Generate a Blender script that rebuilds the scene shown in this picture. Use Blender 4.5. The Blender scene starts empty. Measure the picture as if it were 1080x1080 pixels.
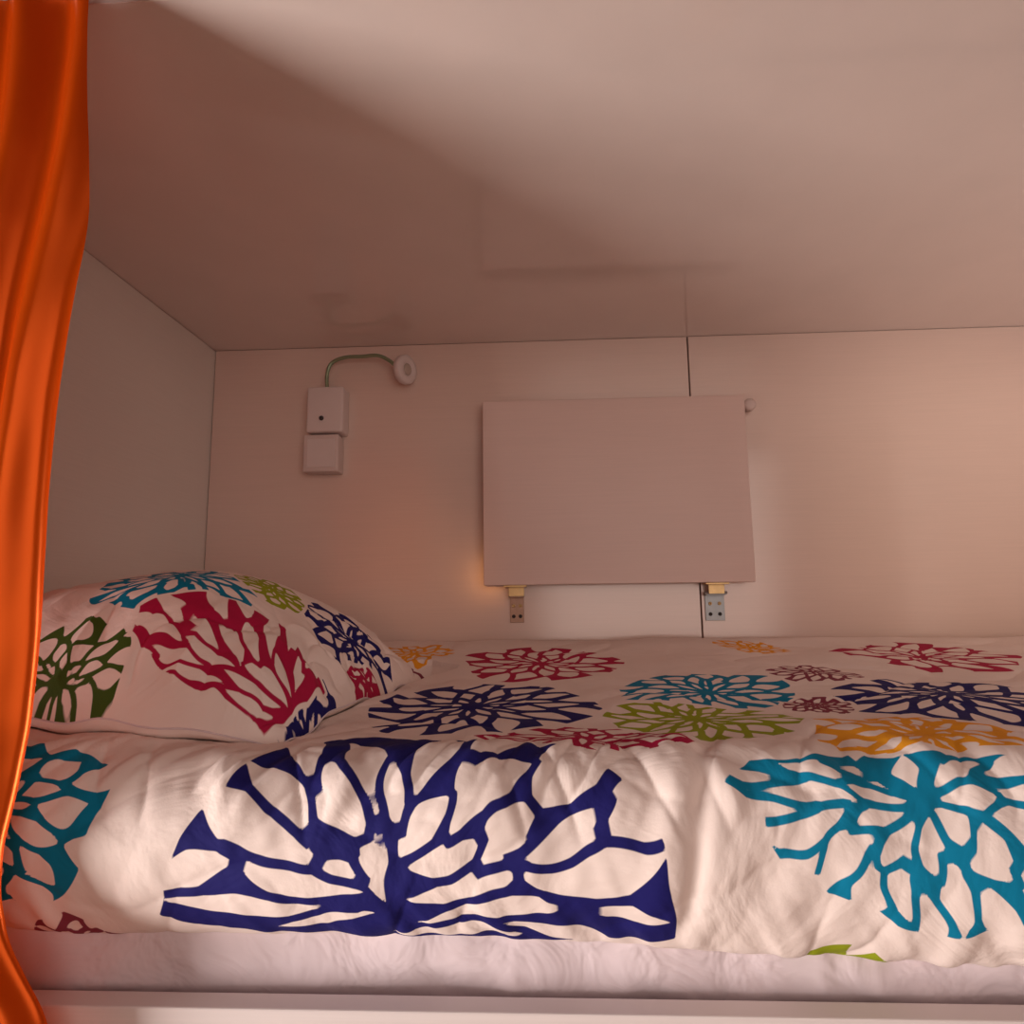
import bpy, bmesh, math, random
import numpy as np
from mathutils import Matrix, Vector
C = bpy.context.scene
col = C.collection
C.view_settings.view_transform = 'Standard'
R = math.radians
F = 700.0
D = 1.5
# ---------------------------------------------------------------- camera
cam_d = bpy.data.cameras.new('camera'); cam_d.sensor_width = 36; cam_d.lens = 36*F/1080
cam = bpy.data.objects.new('camera', cam_d); col.objects.link(cam)
cam_d.clip_start = 0.01
M = Matrix.Translation((0,0,1.0)) @ Matrix.Rotation(R(2.7),4,'Z') @ Matrix.Rotation(R(98.13),4,'X') @ Matrix.Rotation(R(-0.7),4,'Z')
cam.matrix_world = M
C.camera = cam
MR = np.array(M.to_3x3())
def ray(px,py):
    d = MR @ np.array([(px-540)/F, (540-py)/F, -1.0]); return d
def at_y(px,py,Y):
    d = ray(px,py); t = Y/d[1]; return Vector((d[0]*t, Y, 1+d[2]*t))
def project(P):
    Q = (P - np.array([0,0,1.0])) @ MR
    return 540 + F*Q[...,0]/(-Q[...,2]), 540 - F*Q[...,1]/(-Q[...,2]), -Q[...,2]

# ---------------------------------------------------------------- helpers
def tag(o, label=None, cat=None, group=None, kind=None):
    if label: o['label'] = label
    if cat: o['category'] = cat
    if group: o['group'] = group
    if kind: o['kind'] = kind
    return o
def empty(name, loc, label, cat, group=None):
    o = bpy.data.objects.new(name, None); col.objects.link(o); o.location = loc
    o.empty_display_size = 0.05
    return tag(o, label, cat, group)
def link(name, bm, mat, parent=None, smooth=False):
    me = bpy.data.meshes.new(name); bmesh.ops.recalc_face_normals(bm, faces=bm.faces); bm.to_mesh(me); bm.free()
    for m in (mat if isinstance(mat,(list,tuple)) else [mat]): me.materials.append(m)
    if smooth:
        for p in me.polygons: p.use_smooth = True
    o = bpy.data.objects.new(name, me); col.objects.link(o)
    if parent:
        o.parent = parent
        root = parent; off = Vector((0,0,0))
        while root: off += root.location; root = root.parent
        me.transform(Matrix.Translation(-off))
    return o
def box(bm, a, b, bev=0.0, seg=2, mi=0):
    t = bmesh.new()
    bmesh.ops.create_cube(t, size=1)
    for v in t.verts:
        v.co = Vector([(a[i]+b[i])/2 + v.co[i]*(b[i]-a[i]) for i in range(3)])
    if bev: bmesh.ops.bevel(t, geom=list(t.edges), offset=bev, segments=seg, profile=.5, affect='EDGES')
    for f in t.faces: f.material_index = mi
    me = bpy.data.meshes.new('tmp'); t.to_mesh(me); t.free(); bm.from_mesh(me); bpy.data.meshes.remove(me)
    return bm
def lathe(bm, prof, origin, axis, seg=32, mi=0):
    q = Vector((0,0,1)).rotation_difference(Vector(axis).normalized())
    rings = []
    for r,h in prof:
        rings.append([bm.verts.new(Vector(origin)+q@Vector((r*math.cos(2*math.pi*k/seg), r*math.sin(2*math.pi*k/seg), h))) for k in range(seg)])
    for a,b in zip(rings, rings[1:]):
        for k in range(seg):
            f = bm.faces.new((a[k],a[(k+1)%seg],b[(k+1)%seg],b[k])); f.material_index = mi
    for rg in (rings[0], rings[-1]):
        try: f = bm.faces.new(rg); f.material_index = mi
        except Exception: pass
    return bm
def catmull(pts, n):
    pts = [np.array(p,float) for p in pts]
    P = [2*pts[0]-pts[1]] + pts + [2*pts[-1]-pts[-2]]
    out = []
    for i in range(1,len(P)-2):
        for k in range(24):
            t = k/24
            a,b,c,d = P[i-1],P[i],P[i+1],P[i+2]
            out.append(.5*((2*b)+(-a+c)*t+(2*a-5*b+4*c-d)*t*t+(-a+3*b-3*c+d)*t**3))
    out.append(pts[-1]); out = np.array(out)
    L = np.concatenate([[0],np.cumsum(np.linalg.norm(np.diff(out,axis=0),axis=1))])
    s = np.linspace(0,L[-1],n)
    return np.stack([np.interp(s,L,out[:,k]) for k in range(out.shape[1])],1), s
def tube(bm, pts, r, n=40, seg=14):
    Q,_ = catmull(pts, n)
    rings = []; up = Vector((0,1,0.01)).normalized()
    for i in range(n):
        t = Vector(Q[min(i+1,n-1)]-Q[max(i-1,0)]).normalized()
        a = t.cross(up).normalized(); b = t.cross(a).normalized()
        rr = r*(1+.06*(i%2))
        rings.append([bm.verts.new(Vector(Q[i])+a*rr*math.cos(2*math.pi*k/seg)+b*rr*math.sin(2*math.pi*k/seg)) for k in range(seg)])
    for a,b in zip(rings, rings[1:]):
        for k in range(seg): bm.faces.new((a[k],a[(k+1)%seg],b[(k+1)%seg],b[k]))
    bm.faces.new(rings[0]); bm.faces.new(rings[-1])
    return bm
_rng = np.random.RandomState(5)
TAB = _rng.rand(256,256)
def vn(x,y,s=0):
    x = np.asarray(x,float)+s*17.31; y = np.asarray(y,float)+s*9.77
    xi = np.floor(x).astype(int); yi = np.floor(y).astype(int); fx = x-xi; fy = y-yi
    fx = fx*fx*fx*(fx*(fx*6-15)+10); fy = fy*fy*fy*(fy*(fy*6-15)+10)
    g = lambda a,b: TAB[a%256,b%256]
    return ((g(xi,yi)*(1-fx)+g(xi+1,yi)*fx)*(1-fy)+(g(xi,yi+1)*(1-fx)+g(xi+1,yi+1)*fx)*fy)*2-1
def ridge(x,y,s=0): return 1-np.abs(vn(x,y,s))*2
def crease(x,y,s,k=10): return np.exp(-np.abs(vn(x,y,s))*k)
def sstep(a,b,x):
    t = np.clip((x-a)/(b-a),0,1); return t*t*(3-2*t)

# ---------------------------------------------------------------- materials
def newmat(name):
    m = bpy.data.materials.new(name); m.use_nodes = True
    nt = m.node_tree; b = nt.nodes['Principled BSDF']
    return m, nt, b
def plain(name, colr, rough=.5, metal=0, spec=.5, noise=0, nscale=40, bump=0, bscale=200, bd=.001):
    m, nt, b = newmat(name)
    b.inputs['Base Color'].default_value = (*colr,1); b.inputs['Roughness'].default_value = rough
    b.inputs['Metallic'].default_value = metal; b.inputs['Specular IOR Level'].default_value = spec
    tc = nt.nodes.new('ShaderNodeTexCoord')
    n = nt.nodes.new('ShaderNodeTexNoise'); n.inputs['Scale'].default_value = nscale; n.inputs['Detail'].default_value = 4
    nt.links.new(tc.outputs['Object'], n.inputs['Vector'])
    mx = nt.nodes.new('ShaderNodeMix'); mx.data_type = 'RGBA'
    mx.inputs[6].default_value = (*[c*(1-noise) for c in colr],1); mx.inputs[7].default_value = (*[min(1,c*(1+noise)) for c in colr],1)
    nt.links.new(n.outputs['Fac'], mx.inputs[0]); nt.links.new(mx.outputs[2], b.inputs['Base Color'])
    if bump:
        n2 = nt.nodes.new('ShaderNodeTexNoise'); n2.inputs['Scale'].default_value = bscale; n2.inputs['Detail'].default_value = 3; n2.inputs['Distortion'].default_value = .8
        nt.links.new(tc.outputs['Object'], n2.inputs['Vector'])
        bp = nt.nodes.new('ShaderNodeBump'); bp.inputs['Strength'].default_value = bump; bp.inputs['Distance'].default_value = bd
        nt.links.new(n2.outputs['Fac'], bp.inputs['Height']); nt.links.new(bp.outputs['Normal'], b.inputs['Normal'])
    return m
def laminate(name, colr, rough=.28, spec=.4, bump=.06):
    m, nt, b = newmat(name)
    tc = nt.nodes.new('ShaderNodeTexCoord'); mp = nt.nodes.new('ShaderNodeMapping'); mp.inputs['Scale'].default_value = (6,6,320)
    nt.links.new(tc.outputs['Object'], mp.inputs['Vector'])
    n = nt.nodes.new('ShaderNodeTexNoise'); n.inputs['Scale'].default_value = 1.5; n.inputs['Detail'].default_value = 5
    nt.links.new(mp.outputs['Vector'], n.inputs['Vector'])
    n3 = nt.nodes.new('ShaderNodeTexNoise'); n3.inputs['Scale'].default_value = 3; n3.inputs['Detail'].default_value = 2
    nt.links.new(tc.outputs['Object'], n3.inputs['Vector'])
    ad = nt.nodes.new('ShaderNodeMath'); ad.operation = 'ADD'; nt.links.new(n.outputs['Fac'], ad.inputs[0]); nt.links.new(n3.outputs['Fac'], ad.inputs[1])
    mr = nt.nodes.new('ShaderNodeMapRange'); mr.inputs['From Min'].default_value = .6; mr.inputs['From Max'].default_value = 1.4
    nt.links.new(ad.outputs[0], mr.inputs['Value'])
    mx = nt.nodes.new('ShaderNodeMix'); mx.data_type = 'RGBA'
    mx.inputs[6].default_value = (*[c*.95 for c in colr],1); mx.inputs[7].default_value = (*[min(1,c*1.03) for c in colr],1)
    nt.links.new(mr.outputs[0], mx.inputs[0]); nt.links.new(mx.outputs[2], b.inputs['Base Color'])
    b.inputs['Roughness'].default_value = rough; b.inputs['Specular IOR Level'].default_value = spec
    if bump:
        bp = nt.nodes.new('ShaderNodeBump'); bp.inputs['Strength'].default_value = bump; bp.inputs['Distance'].default_value = .001
        nt.links.new(n.outputs['Fac'], bp.inputs['Height']); nt.links.new(bp.outputs['Normal'], b.inputs['Normal'])
    return m
m_wall = laminate('white_laminate_wall', (.77,.60,.53), .16, 1.0, .03)
m_left = laminate('white_laminate_end_wall', (.80,.74,.69))
m_ceil = laminate('white_laminate_ceiling', (.78,.68,.64), .07, 1.0, 0)
m_table = laminate('white_laminate_table', (.72,.54,.49), .3)
m_dark = plain('dark_gap', (.05,.03,.02), .9, noise=.1)
m_rail = laminate('white_rail_laminate', (.76,.69,.68), .35)
m_floor = plain('floor_wood', (.35,.22,.14), .4, noise=.2, nscale=12)
m_plast = plain('white_plastic', (.72,.62,.60), .45, noise=.03)
m_plast2 = plain('white_plastic_edge', (.68,.56,.53), .5, noise=.03)
m_neck = plain('greenish_flexible_metal', (.27,.34,.22), .35, metal=.5, noise=.1)
m_steel = plain('zinc_steel', (.36,.39,.41), .4, metal=.5, noise=.15, nscale=90)
m_brass = plain('yellow_zinc', (.60,.42,.20), .35, metal=.6, noise=.2, nscale=90)
m_copper = plain('dull_reddish_metal', (.46,.29,.21), .45, metal=.3, noise=.2, nscale=90)
m_black = plain('dark_recess', (.03,.02,.02), .5, noise=.1)
m_lens = plain('lamp_lens', (.50,.40,.34), .25, noise=.1)

def fabric(name, white):
    m, nt, b = newmat(name)
    at = nt.nodes.new('ShaderNodeAttribute'); at.attribute_name = 'ink'
    ac = nt.nodes.new('ShaderNodeAttribute'); ac.attribute_name = 'inkcol'
    mr = nt.nodes.new('ShaderNodeMapRange'); mr.inputs['From Min'].default_value = -.0004; mr.inputs['From Max'].default_value = .0004
    nt.links.new(at.outputs['Fac'], mr.inputs['Value'])
    tc = nt.nodes.new('ShaderNodeTexCoord')
    wn = nt.nodes.new('ShaderNodeTexNoise'); wn.inputs['Scale'].default_value = 14; wn.inputs['Detail'].default_value = 4
    nt.links.new(tc.outputs['Object'], wn.inputs['Vector'])
    wc = nt.nodes.new('ShaderNodeMix'); wc.data_type = 'RGBA'
    wc.inputs[6].default_value = (*[c*.95 for c in white],1); wc.inputs[7].default_value = (*white,1)
    nt.links.new(wn.outputs['Fac'], wc.inputs[0])
    mx = nt.nodes.new('ShaderNodeMix'); mx.data_type = 'RGBA'
    nt.links.new(mr.outputs[0], mx.inputs[0]); nt.links.new(wc.outputs[2], mx.inputs[6]); nt.links.new(ac.outputs['Color'], mx.inputs[7])
    nt.links.new(mx.outputs[2], b.inputs['Base Color'])
    b.inputs['Roughness'].default_value = .8; b.inputs['Specular IOR Level'].default_value = .2
    n = nt.nodes.new('ShaderNodeTexNoise'); n.inputs['Scale'].default_value = 600; n.inputs['Detail'].default_value = 2
    nt.links.new(tc.outputs['Object'], n.inputs['Vector'])
    n2 = nt.nodes.new('ShaderNodeTexNoise'); n2.inputs['Scale'].default_value = 11; n2.inputs['Detail'].default_value = 4; n2.inputs['Roughness'].default_value = .5; n2.inputs['Distortion'].default_value = .8
    nt.links.new(tc.outputs['Object'], n2.inputs['Vector'])
    b1 = nt.nodes.new('ShaderNodeBump'); b1.inputs['Strength'].default_value = .2; b1.inputs['Distance'].default_value = .0007
    b2 = nt.nodes.new('ShaderNodeBump'); b2.inputs['Strength'].default_value = .75; b2.inputs['Distance'].default_value = .010
    nt.links.new(n.outputs['Fac'], b1.inputs['Height']); nt.links.new(n2.outputs['Fac'], b2.inputs['Height'])
    nt.links.new(b2.outputs['Normal'], b1.inputs['Normal']); nt.links.new(b1.outputs['Normal'], b.inputs['Normal'])
    return m
m_duvet = fabric('printed_cotton', (.88,.76,.71))
m_sheet = plain('white_sheet_cotton', (.72,.62,.65), .9, spec=.1, noise=.10, nscale=20, bump=.8, bscale=18, bd=.010)
def satin():
    m, nt, b = newmat('orange_satin')
    b.inputs['Roughness'].default_value = .30; b.inputs['Metallic'].default_value = .45
    b.inputs['Specular IOR Level'].default_value = .8; b.inputs['Specular Tint'].default_value = (1,.6,.25,1)
    tc = nt.nodes.new('ShaderNodeTexCoord'); n = nt.nodes.new('ShaderNodeTexNoise'); n.inputs['Scale'].default_value = 14; n.inputs['Detail'].default_value = 2
    mp = nt.nodes.new('ShaderNodeMapping'); mp.inputs['Scale'].default_value = (1,1,.4)
    nt.links.new(tc.outputs['Object'], mp.inputs['Vector']); nt.links.new(mp.outputs[0], n.inputs['Vector'])
    cr = nt.nodes.new('ShaderNodeMix'); cr.data_type='RGBA'; cr.inputs[6].default_value=(.54,.048,.001,1); cr.inputs[7].default_value=(.74,.098,.002,1)
    nt.links.new(n.outputs['Fac'], cr.inputs[0]); nt.links.new(cr.outputs[2], b.inputs['Base Color'])
    tr = nt.nodes.new('ShaderNodeBsdfTranslucent'); tr.inputs['Color'].default_value = (.95,.16,.02,1)
    mxs = nt.nodes.new('ShaderNodeMixShader'); mxs.inputs[0].default_value = .18
    out = nt.nodes['Material Output']
    nt.links.new(b.outputs[0], mxs.inputs[1]); nt.links.new(tr.outputs[0], mxs.inputs[2]); nt.links.new(mxs.outputs[0], out.inputs['Surface'])
    return m
m_satin = satin()

# ---------------------------------------------------------------- setting
corner = at_y(228,370,D); XL = at_y(222,480,D).x; XR = 1.27; ZC = corner.z
yF = .584
xs = at_y(733,515,D).x
bm = bmesh.new()
box(bm, (XL-.0,D,.0), (xs-.0017,D+.018,ZC-.001), .0006, 1, 0)
box(bm, (xs+.0017,D,.0), (XR,D+.018,ZC-.001), .0006, 1, 0)
box(bm, (XL-.02,D+.019,0), (XR+.02,D+.03,ZC+.02), 0, 1, 1)
tag(link('wall_back', bm, [m_wall,m_dark]), kind='structure')
bm = bmesh.new(); box(bm, (XL-.018,yF,0), (XL-.0015,D+.018,ZC-.001), .0006, 1)
tag(link('wall_left', bm, m_left), kind='structure')
bm = bmesh.new(); box(bm, (XR+.0015,yF,0), (XR+.018,D+.018,ZC-.001), .0006, 1)
tag(link('wall_right', bm, m_wall), kind='structure')
bm = bmesh.new(); box(bm, (XL-.018,yF,ZC), (XR+.018,D+.03,ZC+.022), .0006, 1)
tag(link('ceiling', bm, m_ceil), kind='structure')
bm = bmesh.new(); box(bm, (-3,-3,-.05), (3,D+.03,0))
tag(link('floor', bm, m_floor), kind='structure')

# ---------------------------------------------------------------- bunk frame
fr = empty('bunk_bed_frame', (XL+1,.62,0), 'white laminate bunk frame with a low side rail beneath the mattress', 'bed frame')
bm = bmesh.new(); box(bm, (XL,.598,.42), (XR,.622,.669), .0015, 2); link('side_rail', bm, m_rail, fr)
bm = bmesh.new(); box(bm, (XL,.6225,.600), (XR,D-.002,.6305)); link('platform', bm, m_rail, fr)
bm = bmesh.new(); box(bm, (XL,.640,0), (XR,.658,.599), .001,1); link('front_panel', bm, m_rail, fr)

# mattress with fitted sheet
nx, ns = 600, 130
prof,_ = catmull([(.70,.632),(.655,.633),(.640,.65),(.636,.70),(.640,.76),(.655,.81),(.70,.832),(.78,.836),(1.1,.836),(1.42,.836),(1.475,.82),(1.485,.78),(1.485,.68),(1.475,.64),(1.44,.632),(1.1,.632),(.70,.632)], ns)
xx = np.linspace(XL+.004, XR-.004, nx)
Y = np.repeat(prof[:,0][:,None], nx, 1); Z = np.repeat(prof[:,1][:,None], nx, 1); X = np.repeat(xx[None,:], ns, 0)
w = sstep(.76,.67,Y)*sstep(.635,.655,Z)*sstep(.83,.80,Z)
Y = Y - w*(.004*ridge(X*6+Z*16,Z*14-X*4,3)+.0035*crease(X*9+Z*16,Z*26-X*5,4,6)+.0016*vn(X*34+Z*30,Z*30,4))
Y = np.minimum(Y,1.490); Z = np.maximum(Z,.6315)
P = np.stack([X,Y,Z],-1)
def gridobj(name, P, mat, parent=None, attrs=None, caps=False):
    a,b = P.shape[:2]
    idx = np.arange(a*b).reshape(a,b)
    if caps: idx = idx.copy(); idx[-1] = idx[0]
    fc = np.stack([idx[:-1,:-1],idx[:-1,1:],idx[1:,1:],idx[1:,:-1]],-1).reshape(-1,4).tolist()
    if caps: fc += [idx[:-1,0].tolist(), idx[:-1,-1][::-1].tolist()]
    vs = P.reshape(-1,3)
    if caps: vs = vs[:(a-1)*b]
    me = bpy.data.meshes.new(name); me.from_pydata(vs.tolist(), [], fc); me.update()
    me.polygons.foreach_set('use_smooth', [True]*len(me.polygons))
    me.materials.append(mat)
    if attrs:
        ink, c = attrs
        t = me.attributes.new('ink','FLOAT','POINT'); t.data.foreach_set('value', ink.ravel().astype(np.float32))
        t = me.attributes.new('inkcol','FLOAT_COLOR','POINT')
        cc = np.concatenate([c.reshape(-1,3), np.ones((c.size//3,1))],1); t.data.foreach_set('color', cc.ravel().astype(np.float32))
    o = bpy.data.objects.new(name, me); col.objects.link(o)
    if parent:
        o.parent = parent; me.transform(Matrix.Translation(-parent.location))
    return o
mat_o = gridobj('mattress', P, m_sheet, caps=True)
tag(mat_o, 'mattress in a plain white fitted sheet showing below the flowered duvet', 'mattress')

# ---------------------------------------------------------------- flower print
NAVY=(.010,.009,.12); TEAL=(.0,.20,.36); CRIM=(.42,.008,.06); LIME=(.30,.36,.012); YELL=(.85,.36,.02); MAR=(.24,.04,.07); OLIV=(.05,.10,.012)
def vesica(wx,wy,ax,ay,bx,by,hw,bend,b1,b2,pw=1.6):
    L = math.hypot(bx-ax,by-ay)/2; ca=(bx-ax)/(2*L); sa=(by-ay)/(2*L); cx=(ax+bx)/2; cy=(ay+by)/2
    t = ((wx-cx)*ca+(wy-cy)*sa)/L; s = -(wx-cx)*sa+(wy-cy)*ca + bend*hw*(t*t-.4)
    at = np.abs(t)
    hwid = hw*(1-np.power(np.minimum(at,1),pw))*(1+.18*np.clip(t,-1,1))
    d = np.where(at<1, (hwid-np.abs(s))*.88, -(at-1)*L*.9-np.abs(s)*.88)
    return np.maximum(b1,d), np.maximum(b2, np.minimum(b1,d))
def flower(dx, dy, R0, n, w, seed, slim=1.0):
    rng = np.random.RandomState(seed)
    ph = rng.rand(8)*6.28
    x = dx/R0; y = dy/R0
    wx = x+.06*np.sin(3.1*y+ph[0])+.02*np.sin(8*y+ph[2]); wy = y+.06*np.sin(3.3*x+ph[1])+.02*np.sin(7*x+ph[3])
    r = np.hypot(wx,wy)
    step = 2*np.pi/n
    base = [ph[4]+i*step+rng.uniform(-.14,.14)*step for i in range(n)]
    b1 = np.full(r.shape,-9.0); b2 = np.full(r.shape,-9.0)
    for i in range(n):
        a = base[i]; b = (base[i]+base[(i+1)%n]+(2*np.pi if i==n-1 else 0))/2
        j = lambda s=.03: rng.uniform(-s,s)
        k = 10./n*slim
        lv = [(a, .10+j(.02), .42+j(), .050*k, j(.9)), (b, .24+j(.03), .68+j(), .090*k, j(1.1)),
              (a+j(.04), .46+j(.03), .92+j(), .120*k, j(1.1)), (b+j(.04), .72+j(.03), 1.26+j(), .142*k, j(.7))]
        if rng.rand()<.4: lv.append((a+j(.08), .92+j(.03), 1.35, .10*k, j(.4)))
        for (g,r0,r1,hw,bend) in lv:
            b1,b2 = vesica(wx,wy,r0*math.cos(g),r0*math.sin(g),r1*math.cos(g),r1*math.sin(g),hw,bend,b1,b2)
    ww = (w/R0)*(.50+.55*np.clip(r,0,1.1))
    white = np.minimum(b1+.003, (b1-b2)*.5-ww*.5)
    an = np.arctan2(wy,wx)
    edge = 1+.05*np.sin(n*.5*an+ph[5])+.05*np.sin(3*an+ph[6]) - r
    return np.minimum(-white, edge)*R0
def poly_sd(x,y,poly):
    d = np.full(x.shape,9.0); ins = np.zeros(x.shape,bool)
    n = len(poly)
    for i in range(n):
        ax,ay = poly[i]; bx,by = poly[(i+1)%n]
        ex,ey = bx-ax,by-ay; t = np.clip(((x-ax)*ex+(y-ay)*ey)/(ex*ex+ey*ey+1e-12),0,1)
        d = np.minimum(d, np.hypot(x-ax-t*ex,y-ay-t*ey))
        c = (ay>y)!=(by>y)
        ins ^= c & (x < (bx-ax)*(y-ay)/((by-ay) if abs(by-ay)>1e-12 else 1e-12)+ax)
    return np.where(ins,d,-d)
def paint(P, cu, cv, flowers, traced=()):
    px,py,dep = project(P)
    def pick(fx,fy):
        d2 = (px-fx)**2+(py-fy)**2
        cand = d2 < max(d2.min()*1.5, 9)
        i = np.argmin(np.where(cand, dep, 99)); return cu.ravel()[i], cv.ravel()[i], dep.ravel()[i]
    ink = np.full(cu.shape,-.02); colr = np.zeros(cu.shape+(3,)); near = np.full(cu.shape,9.0); n2 = np.full(cu.shape,9.0)
    for fl_ in flowers:
        (fx,fy,Rp,c,n,w,seed,off,st) = fl_[:9]
        uc,vc,dd = pick(fx,fy); uc += off[0]; vc += off[1]; R0 = Rp*dd/F
        dx = cu-uc; dy = (cv-vc)/st; q = np.hypot(dx,dy)/R0
        if len(fl_)>9: q = np.where(cv>fl_[9], q, 9.0)
        n2 = np.minimum(n2, np.maximum(q,near))
        m = (q<1.22)&(q<near)
        near = np.minimum(near,q)
        s = flower(dx[m],dy[m],R0,n,w,seed)
        if len(fl_)>9: s = np.minimum(s, cv[m]-fl_[9]-.001)
        ink[m] = s; colr[m] = c
    ink = np.minimum(ink, (n2-near)*.04-.003)
    for (poly,leaves,c,w,ext,grow) in traced:
        pp = []
        for q in poly:
            a,b,_ = pick(q[0],q[1]); pp.append((a,b+(q[2] if len(q)>2 else 0)))
        A = np.array(pp); lo = A.min(0)-.03; hi = A.max(0)+.03
        m = (cu>lo[0])&(cu<hi[0])&(cv>lo[1])&(cv<hi[1])
        x = cu[m]; y = cv[m]
        wx = x+.0022*np.sin(y*70+1)+.0006*np.sin(y*160); wy = y+.0022*np.sin(x*60+2)+.0006*np.sin(x*150+1)
        sd = poly_sd(wx,wy,pp)
        b1 = np.full(x.shape,-9.0); b2 = np.full(x.shape,-9.0)
        for (x0,y0,x1,y1,h,bend) in leaves:
            ex,ey = (x1-x0)*.13,(y1-y0)*.13
            a = pick(x0-ex,y0-ey); b = pick(x1+ex,y1+ey); dd = (a[2]+b[2])/2
            b1,b2 = vesica(wx,wy,a[0],a[1],b[0],b[1],h*grow*dd/F,bend,b1,b2,1.30)
        white = np.minimum(b1+.0003, (b1-b2)*.5-w*.5)
        s = np.minimum(-white, sd)
        i0 = ink[m]; c0 = colr[m]
        over = sd>-ext
        i0 = np.where(over, s, np.minimum(i0,-sd-ext-.001)); c0[over] = c
        ink[m] = i0; colr[m] = c0
    return ink, colr

# ---------------------------------------------------------------- pillow shape
nu, nv = 360, 380
u = np.linspace(-1,1,nu); v = np.linspace(-1,1,nv); U,Vv = np.meshgrid(u,v,indexing='ij')
hx, hy = .252, .258
RZ = R(-5); TY = R(5)
PC = (-.478,.948,.912)
def pil(side):
    rc = (1-np.where(Vv<0,.12,.0)*np.abs(U*Vv)**3)
    lx = hx*U*(1-.045*(1-Vv**2)*np.abs(U)**2)*rc; ly = hy*Vv*(1-.02*(1-U**2)*np.abs(Vv)**2)*rc
    base = np.power(np.clip(1-np.abs(U)**2.3,0,1),.64)*np.power(np.clip(1-np.abs(Vv)**2.9,0,1),.50)
    smooth = .140*base*(1-.24*np.clip(U,0,1)**1.3)
    if side>0:
        h = smooth + base**.5*(.006*vn(U*2.2,Vv*2.2,31))
        e = np.maximum(np.abs(U),np.abs(Vv)); h += sstep(.3,.85,e)*sstep(1.0,.93,e)*(.006*ridge(U*4,Vv*4,32)-.001-.008*crease(U*3.4+Vv*2,Vv*4-U*2,34,5)-.004*crease(U*6-Vv*3,Vv*5+U*3,37,5)+.0018*vn(U*14,Vv*12,35))
    else:
        h = -.050*base
    h = h - .025*np.abs(Vv)**4*np.where(Vv<0,1,.2) - .014*np.clip(U,0,1)**4 + .009*vn(U*5,Vv*5,36)*np.maximum(np.abs(U),np.abs(Vv))**6
    return lx,ly,h
def place(lx,ly,h):
    x = lx*math.cos(TY)+h*math.sin(TY); z = -lx*math.sin(TY)+h*math.cos(TY)
    X_ = x*math.cos(RZ)-ly*math.sin(RZ); Y_ = x*math.sin(RZ)+ly*math.cos(RZ)
    return np.stack([np.maximum(X_+PC[0],XL+.003),Y_+PC[1],z+PC[2]],-1)
lx,ly,h = pil(1); PT = place(lx,ly,h)
lx2,ly2,h2 = pil(-1); PB = place(lx2,ly2,h2)
gx0,gy0,gs = -.80,.60,.004
HM = np.full((170,170), 9.0)
a = np.clip(((PB[...,0]-gx0)/gs).astype(int),0,169); b = np.clip(((PB[...,1]-gy0)/gs).astype(int),0,169)
np.minimum.at(HM, (a,b), PB[...,2])
HD = HM.copy()
for k in range(14):
    Q = HD+.0022
    for sx,sy in ((1,0),(-1,0),(0,1),(0,-1)):
        HD = np.minimum(HD, np.roll(np.roll(Q,sx,0),sy,1))
def under_pillow(X,Y):
    a = (X-gx0)/gs-.5; b = (Y-gy0)/gs-.5
    ok = (a>0)&(a<168)&(b>0)&(b<168)
    a = np.clip(a,0,168); b = np.clip(b,0,168); i=a.astype(int); j=b.astype(int); fa=a-i; fb=b-j
    H = np.minimum(HD,1.3)
    z = (H[i,j]*(1-fa)+H[i+1,j]*fa)*(1-fb)+(H[i,j+1]*(1-fa)+H[i+1,j+1]*fa)*fb
    return np.where(ok, z, 9.0)

# ---------------------------------------------------------------- duvet
nx, ns = 1000, 480
prof, s = catmull([(.646,-.285),(.632,-.288),(.615,-.273),(.599,-.242),(.593,-.205),(.599,-.172),(.617,-.146),(.648,-.131),(.69,-.129),(.75,-.127),(.83,-.121),(.95,-.112),(1.15,-.099),(1.35,-.083),(1.45,-.074),(1.476,-.083),(1.482,-.12),(1.482,-.14)], ns)
prof[:,1] += 1
SC = s[np.argmin(np.abs(prof[:,0]-.642)+9*(np.arange(ns)<ns//8))]
tan = np.gradient(prof,axis=0); tan /= np.linalg.norm(tan,axis=1)[:,None]
nor = np.stack([-tan[:,1],tan[:,0]],1)
xx = np.linspace(XL+.006, XR-.006, nx)
X = np.repeat(xx[None,:],ns,0); S = np.repeat(s[:,None],nx,1)
Y = np.repeat(prof[:,0][:,None],nx,1); Z = np.repeat(prof[:,1][:,None],nx,1)
drop = .016*sstep(-.1,.35,X)+.002*vn(X*9,0*X,9)
Z = Z - drop*sstep(.86,.74,Z)*sstep(.9,.7,Y)
hem = sstep(.12,.02,S); mid = sstep(.02,.08,S)*sstep(.32,.24,S)
top = sstep(.20,.28,S)*sstep(s[-1]-.05,s[-1]-.12,S)
xg = at_y(738,850,.6).x
disp = .004*vn(X*4,S*5,1)
disp += mid*(.0045*vn(X*7+1.2*vn(X*3,S*6,21),S*7+X*3,2) + .0026*vn(X*17+S*8,S*7,5)+.0014*vn(X*40-S*20,S*18,25)+.0006*vn(X*85+S*30,S*30,26))
cre = sstep(.10,.16,S)*sstep(.28,.20,S)
disp += cre*(.0034*vn(X*30+S*12,S*10,47)+.0026*vn(X*62-S*30,S*16,48)-.0045*crease(X*16+S*6,S*7,49,7)-.0025*crease(X*28-S*12,S*9,60,7))
disp -= mid*(.0028*crease(X*5+S*9,S*8-X*5,42,7)+.0014*crease(X*11-S*12,S*13+X*6,61,6))
disp -= sstep(.03,.08,S)*sstep(.34,.22,S)*.006*np.exp(-((X-xg-.25*(S-.13)-.008*vn(X*0,S*16,44))/.008)**2)
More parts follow.
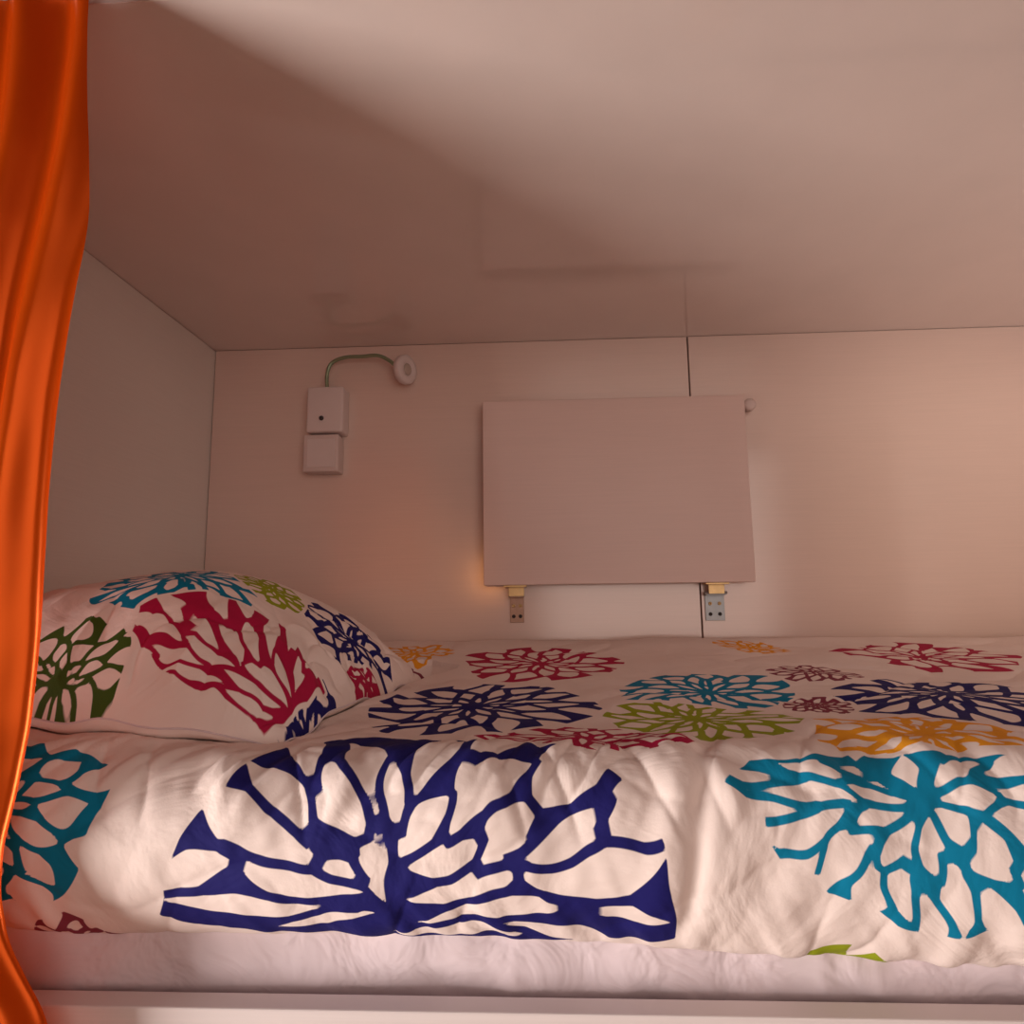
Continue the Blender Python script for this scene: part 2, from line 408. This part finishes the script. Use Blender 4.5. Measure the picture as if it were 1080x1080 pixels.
disp += sstep(.03,.08,S)*sstep(.34,.22,S)*.004*np.exp(-((X-xg+.028-.25*(S-.13))/.016)**2)
disp += hem*(.0036*vn(X*22+1.5*vn(X*6,S*5,8),S*8,6)+.0024*vn(X*55+S*30,S*12,7)-.0030*crease(X*20-S*8,S*6,50,6))
disp += top*(.006*vn(X*5,S*6,11)+.0032*vn(X*9+S*6,S*11-X*3,12)+.0014*vn(X*26+S*9,S*18,13)-.004*crease(X*6-S*5,S*7+X*3,46,6))
disp = disp*sstep(.0,.03,S)
Y = Y + disp*nor[:,0][:,None]; Z = Z + disp*nor[:,1][:,None]
Y = np.minimum(Y, 1.494)
hp = under_pillow(X,Y)
Z = np.where((S>.18)&(hp<2), np.minimum(Z, hp-.001), Z)
P = np.stack([X,Y,Z],-1)
O=(0,0)
fl = [
 (-14,858,128,TEAL,7,.010,12,O,.72),
 (570,696,83,CRIM,10,.011,21,O,1.1),
 (508,742,122,NAVY,11,.013,22,O,1),
 (742,727,90,TEAL,11,.010,23,O,1),
 (735,757,100,LIME,12,.009,24,O,1),
 (858,706,46,MAR,10,.0065,25,O,1),
 (975,690,88,CRIM,9,.010,26,O,1),
 (1003,730,112,NAVY,11,.013,27,O,1),
 (972,772,112,YELL,11,.010,28,O,1,SC),
 (792,680,38,YELL,9,.009,29,O,1),
 (435,686,42,YELL,9,.008,30,O,1.2),
 (862,741,38,MAR,10,.006,31,O,1),
 (612,778,126,CRIM,10,.010,32,(0,.02),.62,SC),
 (416,716,32,MAR,9,.006,33,O,1),
 (66,965,62,MAR,9,.007,34,(0,-.058),1),
 (880,995,84,LIME,9,.012,35,(0,-.070),1),
]
navy_poly = [(166,966),(178,918),(190,880),(205,853),(236,832),(262,806),(300,786),(350,778),(410,776),(480,778),(545,782),(608,790),(640,806),(668,830),(688,858),(698,886),(712,940),(712,982,-.012),(640,980,-.02),(520,980,-.03),(400,975,-.03),(280,972,-.02),(200,968,-.01)]
navy_leaves = [
 (402,946,394,872,12,.3),
 (386,930,330,898,10,.4),(436,912,506,896,13,-.5),(424,898,462,842,14,.5),
 (384,888,342,806,17,.6),(398,866,376,790,15,-.5),(420,870,410,806,13,.5),
 (440,838,474,782,16,-.6),(474,868,548,806,19,.7),(500,822,560,770,18,.4),
 (322,882,276,812,17,-.4),(338,846,316,774,14,.4),
 (350,908,214,838,20,.7),
 (366,946,246,906,13,.6),(250,908,158,934,14,-.5),
 (350,962,180,950,9,.5),
 (508,916,572,848,18,.7),(560,862,650,790,24,.5),
 (548,904,640,862,17,-.6),(628,868,716,846,21,.3),
 (440,950,545,922,12,-.7),(556,926,694,914,22,-.9),
 (452,968,600,950,10,.6),(590,952,690,972,9,-.5),
 (430,984,540,984,9,.4),(540,978,640,996,9,.3),(300,976,380,966,7,.3)]
teal_poly = [(764,826),(790,800),(850,796),(910,793),(980,790),(1060,792),(1140,800),(1160,860),(1140,930),(1090,970),(1046,986),(990,988),(944,976),(920,962),(876,946),(868,920),(826,908),(808,880),(800,852)]
teal_leaves = [
 (945,842,896,832,9,.4),(948,852,902,872,9,-.4),(958,862,934,912,11,.5),(974,862,988,918,11,-.5),(988,852,1030,892,11,.5),(992,840,1046,842,10,-.5),(985,828,1030,806,9,.5),(960,826,950,798,9,.3),(930,826,880,806,8,-.3),
 (908,822,830,806,8,.5),(898,842,800,828,11,-.6),(884,862,806,880,14,.6),(916,878,868,934,14,-.7),
 (926,912,906,968,14,.5),(950,902,958,968,12,-.4),(972,930,976,1000,11,.3),(1000,908,1016,980,14,.6),(1028,930,1066,1000,13,.3),(1020,872,1066,930,15,-.6),(1050,856,1120,890,16,.6),(1060,836,1140,840,14,-.4),(1040,812,1110,800,9,.4),(850,850,776,846,8,.3),
 (840,820,760,812,7,.3),(1075,920,1130,960,14,.3),(868,898,816,930,14,.3),(905,800,890,780,10,0),(1000,800,1010,780,10,0)]
ink, colr = paint(P, X, S, fl, [(navy_poly,navy_leaves,NAVY,.0074,.006,1.44),(teal_poly,teal_leaves,TEAL,.0062,.005,1.40)])
dv = gridobj('duvet', P, m_duvet, attrs=(ink,colr))
so_ = dv.modifiers.new('thickness','SOLIDIFY'); so_.thickness = .005; so_.offset = -1
tag(dv, 'puffy white duvet printed with large navy, teal, crimson, lime and yellow flowers', 'duvet')

# ---------------------------------------------------------------- pillow mesh
def arcl(A,axis):
    d = np.linalg.norm(np.diff(A,axis=axis),axis=-1); d = np.concatenate([np.zeros_like(np.take(d,[0],axis)),np.cumsum(d,axis)],axis)
    m = np.take(d,[A.shape[axis]//2],axis); return d-m
def blur(A,k=15):
    for ax_ in (0,1):
        pad = [(0,0)]*3; pad[ax_] = (k,k); B = np.pad(A,pad,'edge'); c = np.cumsum(B,ax_)
        n = A.shape[ax_]
        A = (np.take(c,range(2*k,2*k+n),ax_)-np.concatenate([np.zeros_like(np.take(c,[0],ax_)),np.take(c,range(0,n-1),ax_)],ax_))/(2*k+1)
    return A
PS = blur(PT)
SU = arcl(PS,0); SV = arcl(PS,1)
pf = [
 (374,676,64,NAVY,9,.010,42,O,1.1),
 (392,728,46,CRIM,9,.009,43,O,1),
 (330,780,72,NAVY,8,.010,44,O,1),
 (190,604,88,TEAL,11,.010,45,O,.8),
 (285,618,46,LIME,9,.009,46,O,1),
 (62,716,78,OLIV,9,.0065,47,O,1),
]
cr_poly = [(138,664),(146,636),(180,626),(222,622),(262,636),(296,656),(318,682),(336,712),(344,728),(326,742),(312,748),(300,760),(282,768),(262,752),(236,738),(206,726),(180,708),(160,690)]
cr_leaves = [
 (306,730,294,690,6,.4),(300,736,262,700,7,-.4),(290,742,240,712,6,.5),(284,752,244,732,5,.3),(314,728,318,694,5,-.4),
 (270,698,262,656,8,.5),(252,694,236,650,8,-.5),(288,690,290,650,7,.4),(238,700,196,672,7,.5),(228,680,190,640,8,-.4),
 (212,700,160,684,7,.4),(230,718,176,706,6,-.4),(240,660,226,612,8,.4),(262,652,258,622,7,.3),(208,658,166,624,8,.4),(190,668,130,652,8,-.5),
 (164,690,130,684,5,.3),(306,680,318,660,7,.3),(322,706,346,700,6,.3),(236,742,212,740,6,.2),(186,716,170,714,5,.2)]
ink, colr = paint(PT, SU, SV, pf, [(cr_poly,cr_leaves,CRIM,.0046,.003,1.40)])
PA = np.concatenate([PT, PB[::-1][1:]],0)
inkA = np.concatenate([ink, np.full((nu-1,nv),-.02)],0); colA = np.concatenate([colr, np.zeros((nu-1,nv,3))],0)
pr = empty('pillow', PC, 'plump white pillow printed with a crimson flower, lying against the end wall', 'pillow')
gridobj('pillowcase', PA, m_duvet, pr, attrs=(inkA,colA))
bm = bmesh.new()
loop = [PT[i,0] for i in range(0,nu,12)]+[PT[-1,j] for j in range(0,nv,12)]+[PT[i,-1] for i in range(nu-1,-1,-12)]+[PT[0,j] for j in range(nv-1,-1,-12)]
tube(bm, [tuple(p) for p in loop], .0010, 260, 8)
link('seam', bm, m_sheet, pr, True)

# ---------------------------------------------------------------- curtain
edge_px = [(101,-60),(101,0),(98,80),(96,150),(90,230),(82,300),(72,380),(62,450),(52,530),(46,590),(38,680),(30,760),(18,830),(6,890),(4,940),(12,990),(30,1030),(46,1062),(52,1085),(58,1140),(60,1240)]
ew = [at_y(a,b,.556) for a,b in edge_px]
ez = np.array([e.z for e in ew])[::-1]; ex = np.array([e.x for e in ew])[::-1]
nz, ntt = 480, 340
zz = np.linspace(.50, 1.606, nz); tt = np.linspace(0,.40,ntt)
Zc = np.repeat(zz[:,None],ntt,1); T = np.repeat(tt[None,:],nz,0)
E = np.interp(zz, ez, ex); k = np.ones(9)/9; E = np.convolve(np.pad(E,4,'edge'),k,'valid')
Xc = E[:,None] - T*(1+.15*np.sin(Zc*5))
ph = 2*np.pi*(T/.050 + .34*np.sin(Zc*4.2+.5) + .45*vn(Zc*3.4,T*7,51))+1.0
amp = .0110+.005*vn(Zc*4,T*9,52)
Yc = .550 + amp*np.sin(ph) + .0050*vn(Zc*6+T*11,T*12,53) + .0012*vn(Zc*13+T*14,T*22,56)
P = np.stack([Xc,Yc,Zc],-1)
cu = gridobj('curtain', P, m_satin)
tag(cu, 'shiny orange satin curtain hanging in folds at the open side of the bunk', 'curtain')
bm = bmesh.new(); lathe(bm, [(.009,0),(.009,XR-XL+.03)], (XL-.015,.553,1.619), (1,0,0), 24)
cr = empty('curtain_rail', (XL,.553,1.619), 'white round curtain rail along the bunk ceiling edge', 'curtain rail')
link('rod', bm, m_plast, cr, True)
for xb in (XL+.1, XR-.1):
    bm = bmesh.new(); box(bm,(xb-.008,.555,1.607),(xb+.008,.583,1.626),.002,2); link('bracket', bm, m_plast, cr)

# ---------------------------------------------------------------- folding wall table
yf = 1.452; th = .020
tl, tr, br, bl = at_y(508,424,yf), at_y(785,416,yf), at_y(797,612,yf), at_y(511,619,yf)
x0 = (tl.x+bl.x)/2; x1 = (tr.x+br.x)/2; z1 = (tl.z+tr.z)/2; z0 = (bl.z+br.z)/2
tb = empty('folding_table', ((x0+x1)/2, D, z0), 'small rectangular white fold-down table folded flat against the back wall', 'table')
bm = bmesh.new(); box(bm,(x0,yf,z0),(x1,yf+th,z1),.0012,2); link('tabletop', bm, m_table, tb)
def hinge(px, wide):
    c = at_y(px, 620, D-.004)
    w = .025 if not wide else .034
    zt = z0
    bm = bmesh.new()
    box(bm,(c.x-w*.62,D-.0035,zt-.082),(c.x+w*.62,D-.0005,zt-.026),.0008,2)
    box(bm,(c.x-w*.62,D-.020,zt-.027),(c.x+w*.62,D-.0005,zt-.024),.0006,1)
    h = link('hinge', bm, m_steel if wide else m_copper, tb)
    h['label'] = 'grey steel hinge bracket' if wide else 'dull reddish hinge bracket'
    bm = bmesh.new()
    box(bm,(c.x-.027,yf+.002,zt-.004),(c.x+.023,D-.014,zt-.0004),.0005,1)
    box(bm,(c.x-.017,D-.026,zt-.024),(c.x+.017,D-.023,zt-.003),.0005,1)
    link('hinge_leaf', bm, m_brass, h)
    bm = bmesh.new(); lathe(bm,[(.0035,0),(.0035,w*1.4)],(c.x-w*.7,D-.018,zt-.022),(1,0,0),18); link('hinge_pin', bm, m_steel, h, True)
    for dx in (-.006,.006):
        for dz in (-.045,-.068):
            bm = bmesh.new(); lathe(bm,[(.0042,0),(.0040,.0012),(.0020,.002),(.0018,.0012)],(c.x+dx*(w/.02),D-.0036,zt+dz),(0,-1,0),16)
            link('screw', bm, m_black if dz<-.05 else m_brass, h, True)
hinge(545, False); hinge(753, True)
cpos = at_y(789,430,D)
bm = bmesh.new(); lathe(bm,[(.011,0),(.011,.012),(.014,.018),(.014,.026),(.010,.029),(.003,.030)],(cpos.x-.004,D-.0005,cpos.z),(0,-1,0),28)
link('catch_knob', bm, m_plast2, tb, True)

# ---------------------------------------------------------------- reading lamp and switch
b0 = at_y(324,408,1.450); b1 = at_y(361,455,1.450)
lp = empty('reading_lamp', (b0.x,D,b1.z), 'small white wall reading lamp with a bent flexible neck and round head', 'lamp')
bm = bmesh.new(); box(bm,(b0.x,1.450,b1.z),(b1.x,D-.0005,b0.z),.005,5); body = link('lamp_base', bm, m_plast, lp, True)
sw = at_y(339,441,1.450)
bm = bmesh.new(); lathe(bm,[(.0055,0),(.0055,.002),(.004,.004),(.0015,.0045)],(sw.x,1.4505,sw.z),(0,-1,0),20); link('switch_button', bm, m_black, body, True)
pts = [at_y(345,409,1.474), at_y(345,395,1.474), at_y(350,383,1.473), at_y(364,377,1.47), at_y(382,376,1.464), at_y(398,375,1.46), at_y(410,380,1.458), at_y(421,389,1.458)]
bm = bmesh.new(); tube(bm,[tuple(p) for p in pts],.0042,90,12); link('flexible_neck', bm, m_neck, lp, True)
hd = at_y(427,390,1.46)
ax = Vector((.88,-.46,-.08)).normalized()
bm = bmesh.new(); o_ = Vector(hd)-ax*.012
lathe(bm,[(.008,-.004),(.020,-.002),(.031,.003),(.034,.009),(.034,.018),(.031,.022),(.016,.0225),(.014,.020)],o_,ax,36); head = link('lamp_head', bm, m_plast, lp, True)
bm = bmesh.new(); lathe(bm,[(.0138,.0202),(.012,.0215),(.008,.022),(.002,.0225)],o_,ax,30); link('lens', bm, m_lens, head, True)
s0 = at_y(320,458,1.456); s1 = at_y(356,497,1.456)
so = empty('wall_switch', ((s0.x+s1.x)/2,D,s1.z), 'square white switch box on the back wall directly under the reading lamp', 'switch')
bm = bmesh.new(); box(bm,(s0.x,1.456,s1.z),(s1.x,D-.0005,s0.z-.001),.004,4); sb = link('switch_box', bm, m_plast2, so, True)
bm = bmesh.new(); box(bm,(s0.x+.010,1.4540,s1.z+.010),(s1.x-.008,1.458,s0.z-.012),.0009,2); link('rocker', bm, m_plast, so)

# ---------------------------------------------------------------- light
def area(name, loc, tgt, size, e, c, sy=None):
    l = bpy.data.lights.new(name,'AREA'); l.size = size; l.energy = e; l.color = c
    if sy: l.shape='RECTANGLE'; l.size_y = sy
    o = bpy.data.objects.new(name,l); col.objects.link(o); o.location = loc
    o.rotation_euler = (Vector(tgt)-Vector(loc)).to_track_quat('-Z','Y').to_euler()
def spot(name, loc, tgt, ang, e, c):
    sl = bpy.data.lights.new(name,'SPOT'); sl.energy = e; sl.color = c; sl.spot_size = R(ang); sl.spot_blend = 1; sl.shadow_soft_size = .08
    o = bpy.data.objects.new(name, sl); col.objects.link(o); o.location = loc
    o.rotation_euler = (Vector(tgt)-o.location).to_track_quat('-Z','Y').to_euler()
area('window_light', (-2.35,-.66,.35), (.7,1.1,1.4), 1.15, 112, (1,.90,.84))
area('front_fill', (.7,-1.4,1.2), (.1,.8,.9), 1.5, 15, (1,.81,.71))  # added frontal fill that brightens the duvet front
spot('warm_patch_spot', (.6,-1.2,1.35), (.94,1.5,1.22), 20, 24, (1,.80,.50))  # added spot, stands in for window light reflected on the right back wall
spot('orange_patch_spot', (-.26,-.3,1.14), (-.285,1.5,1.10), 14, 7, (1,.36,.10))  # added orange spot, imitates the curtain's reflection left of the table
w = bpy.data.worlds.new('world'); C.world = w; w.use_nodes = True
w.node_tree.nodes['Background'].inputs[0].default_value = (.58,.27,.21,1); w.node_tree.nodes['Background'].inputs[1].default_value = .19
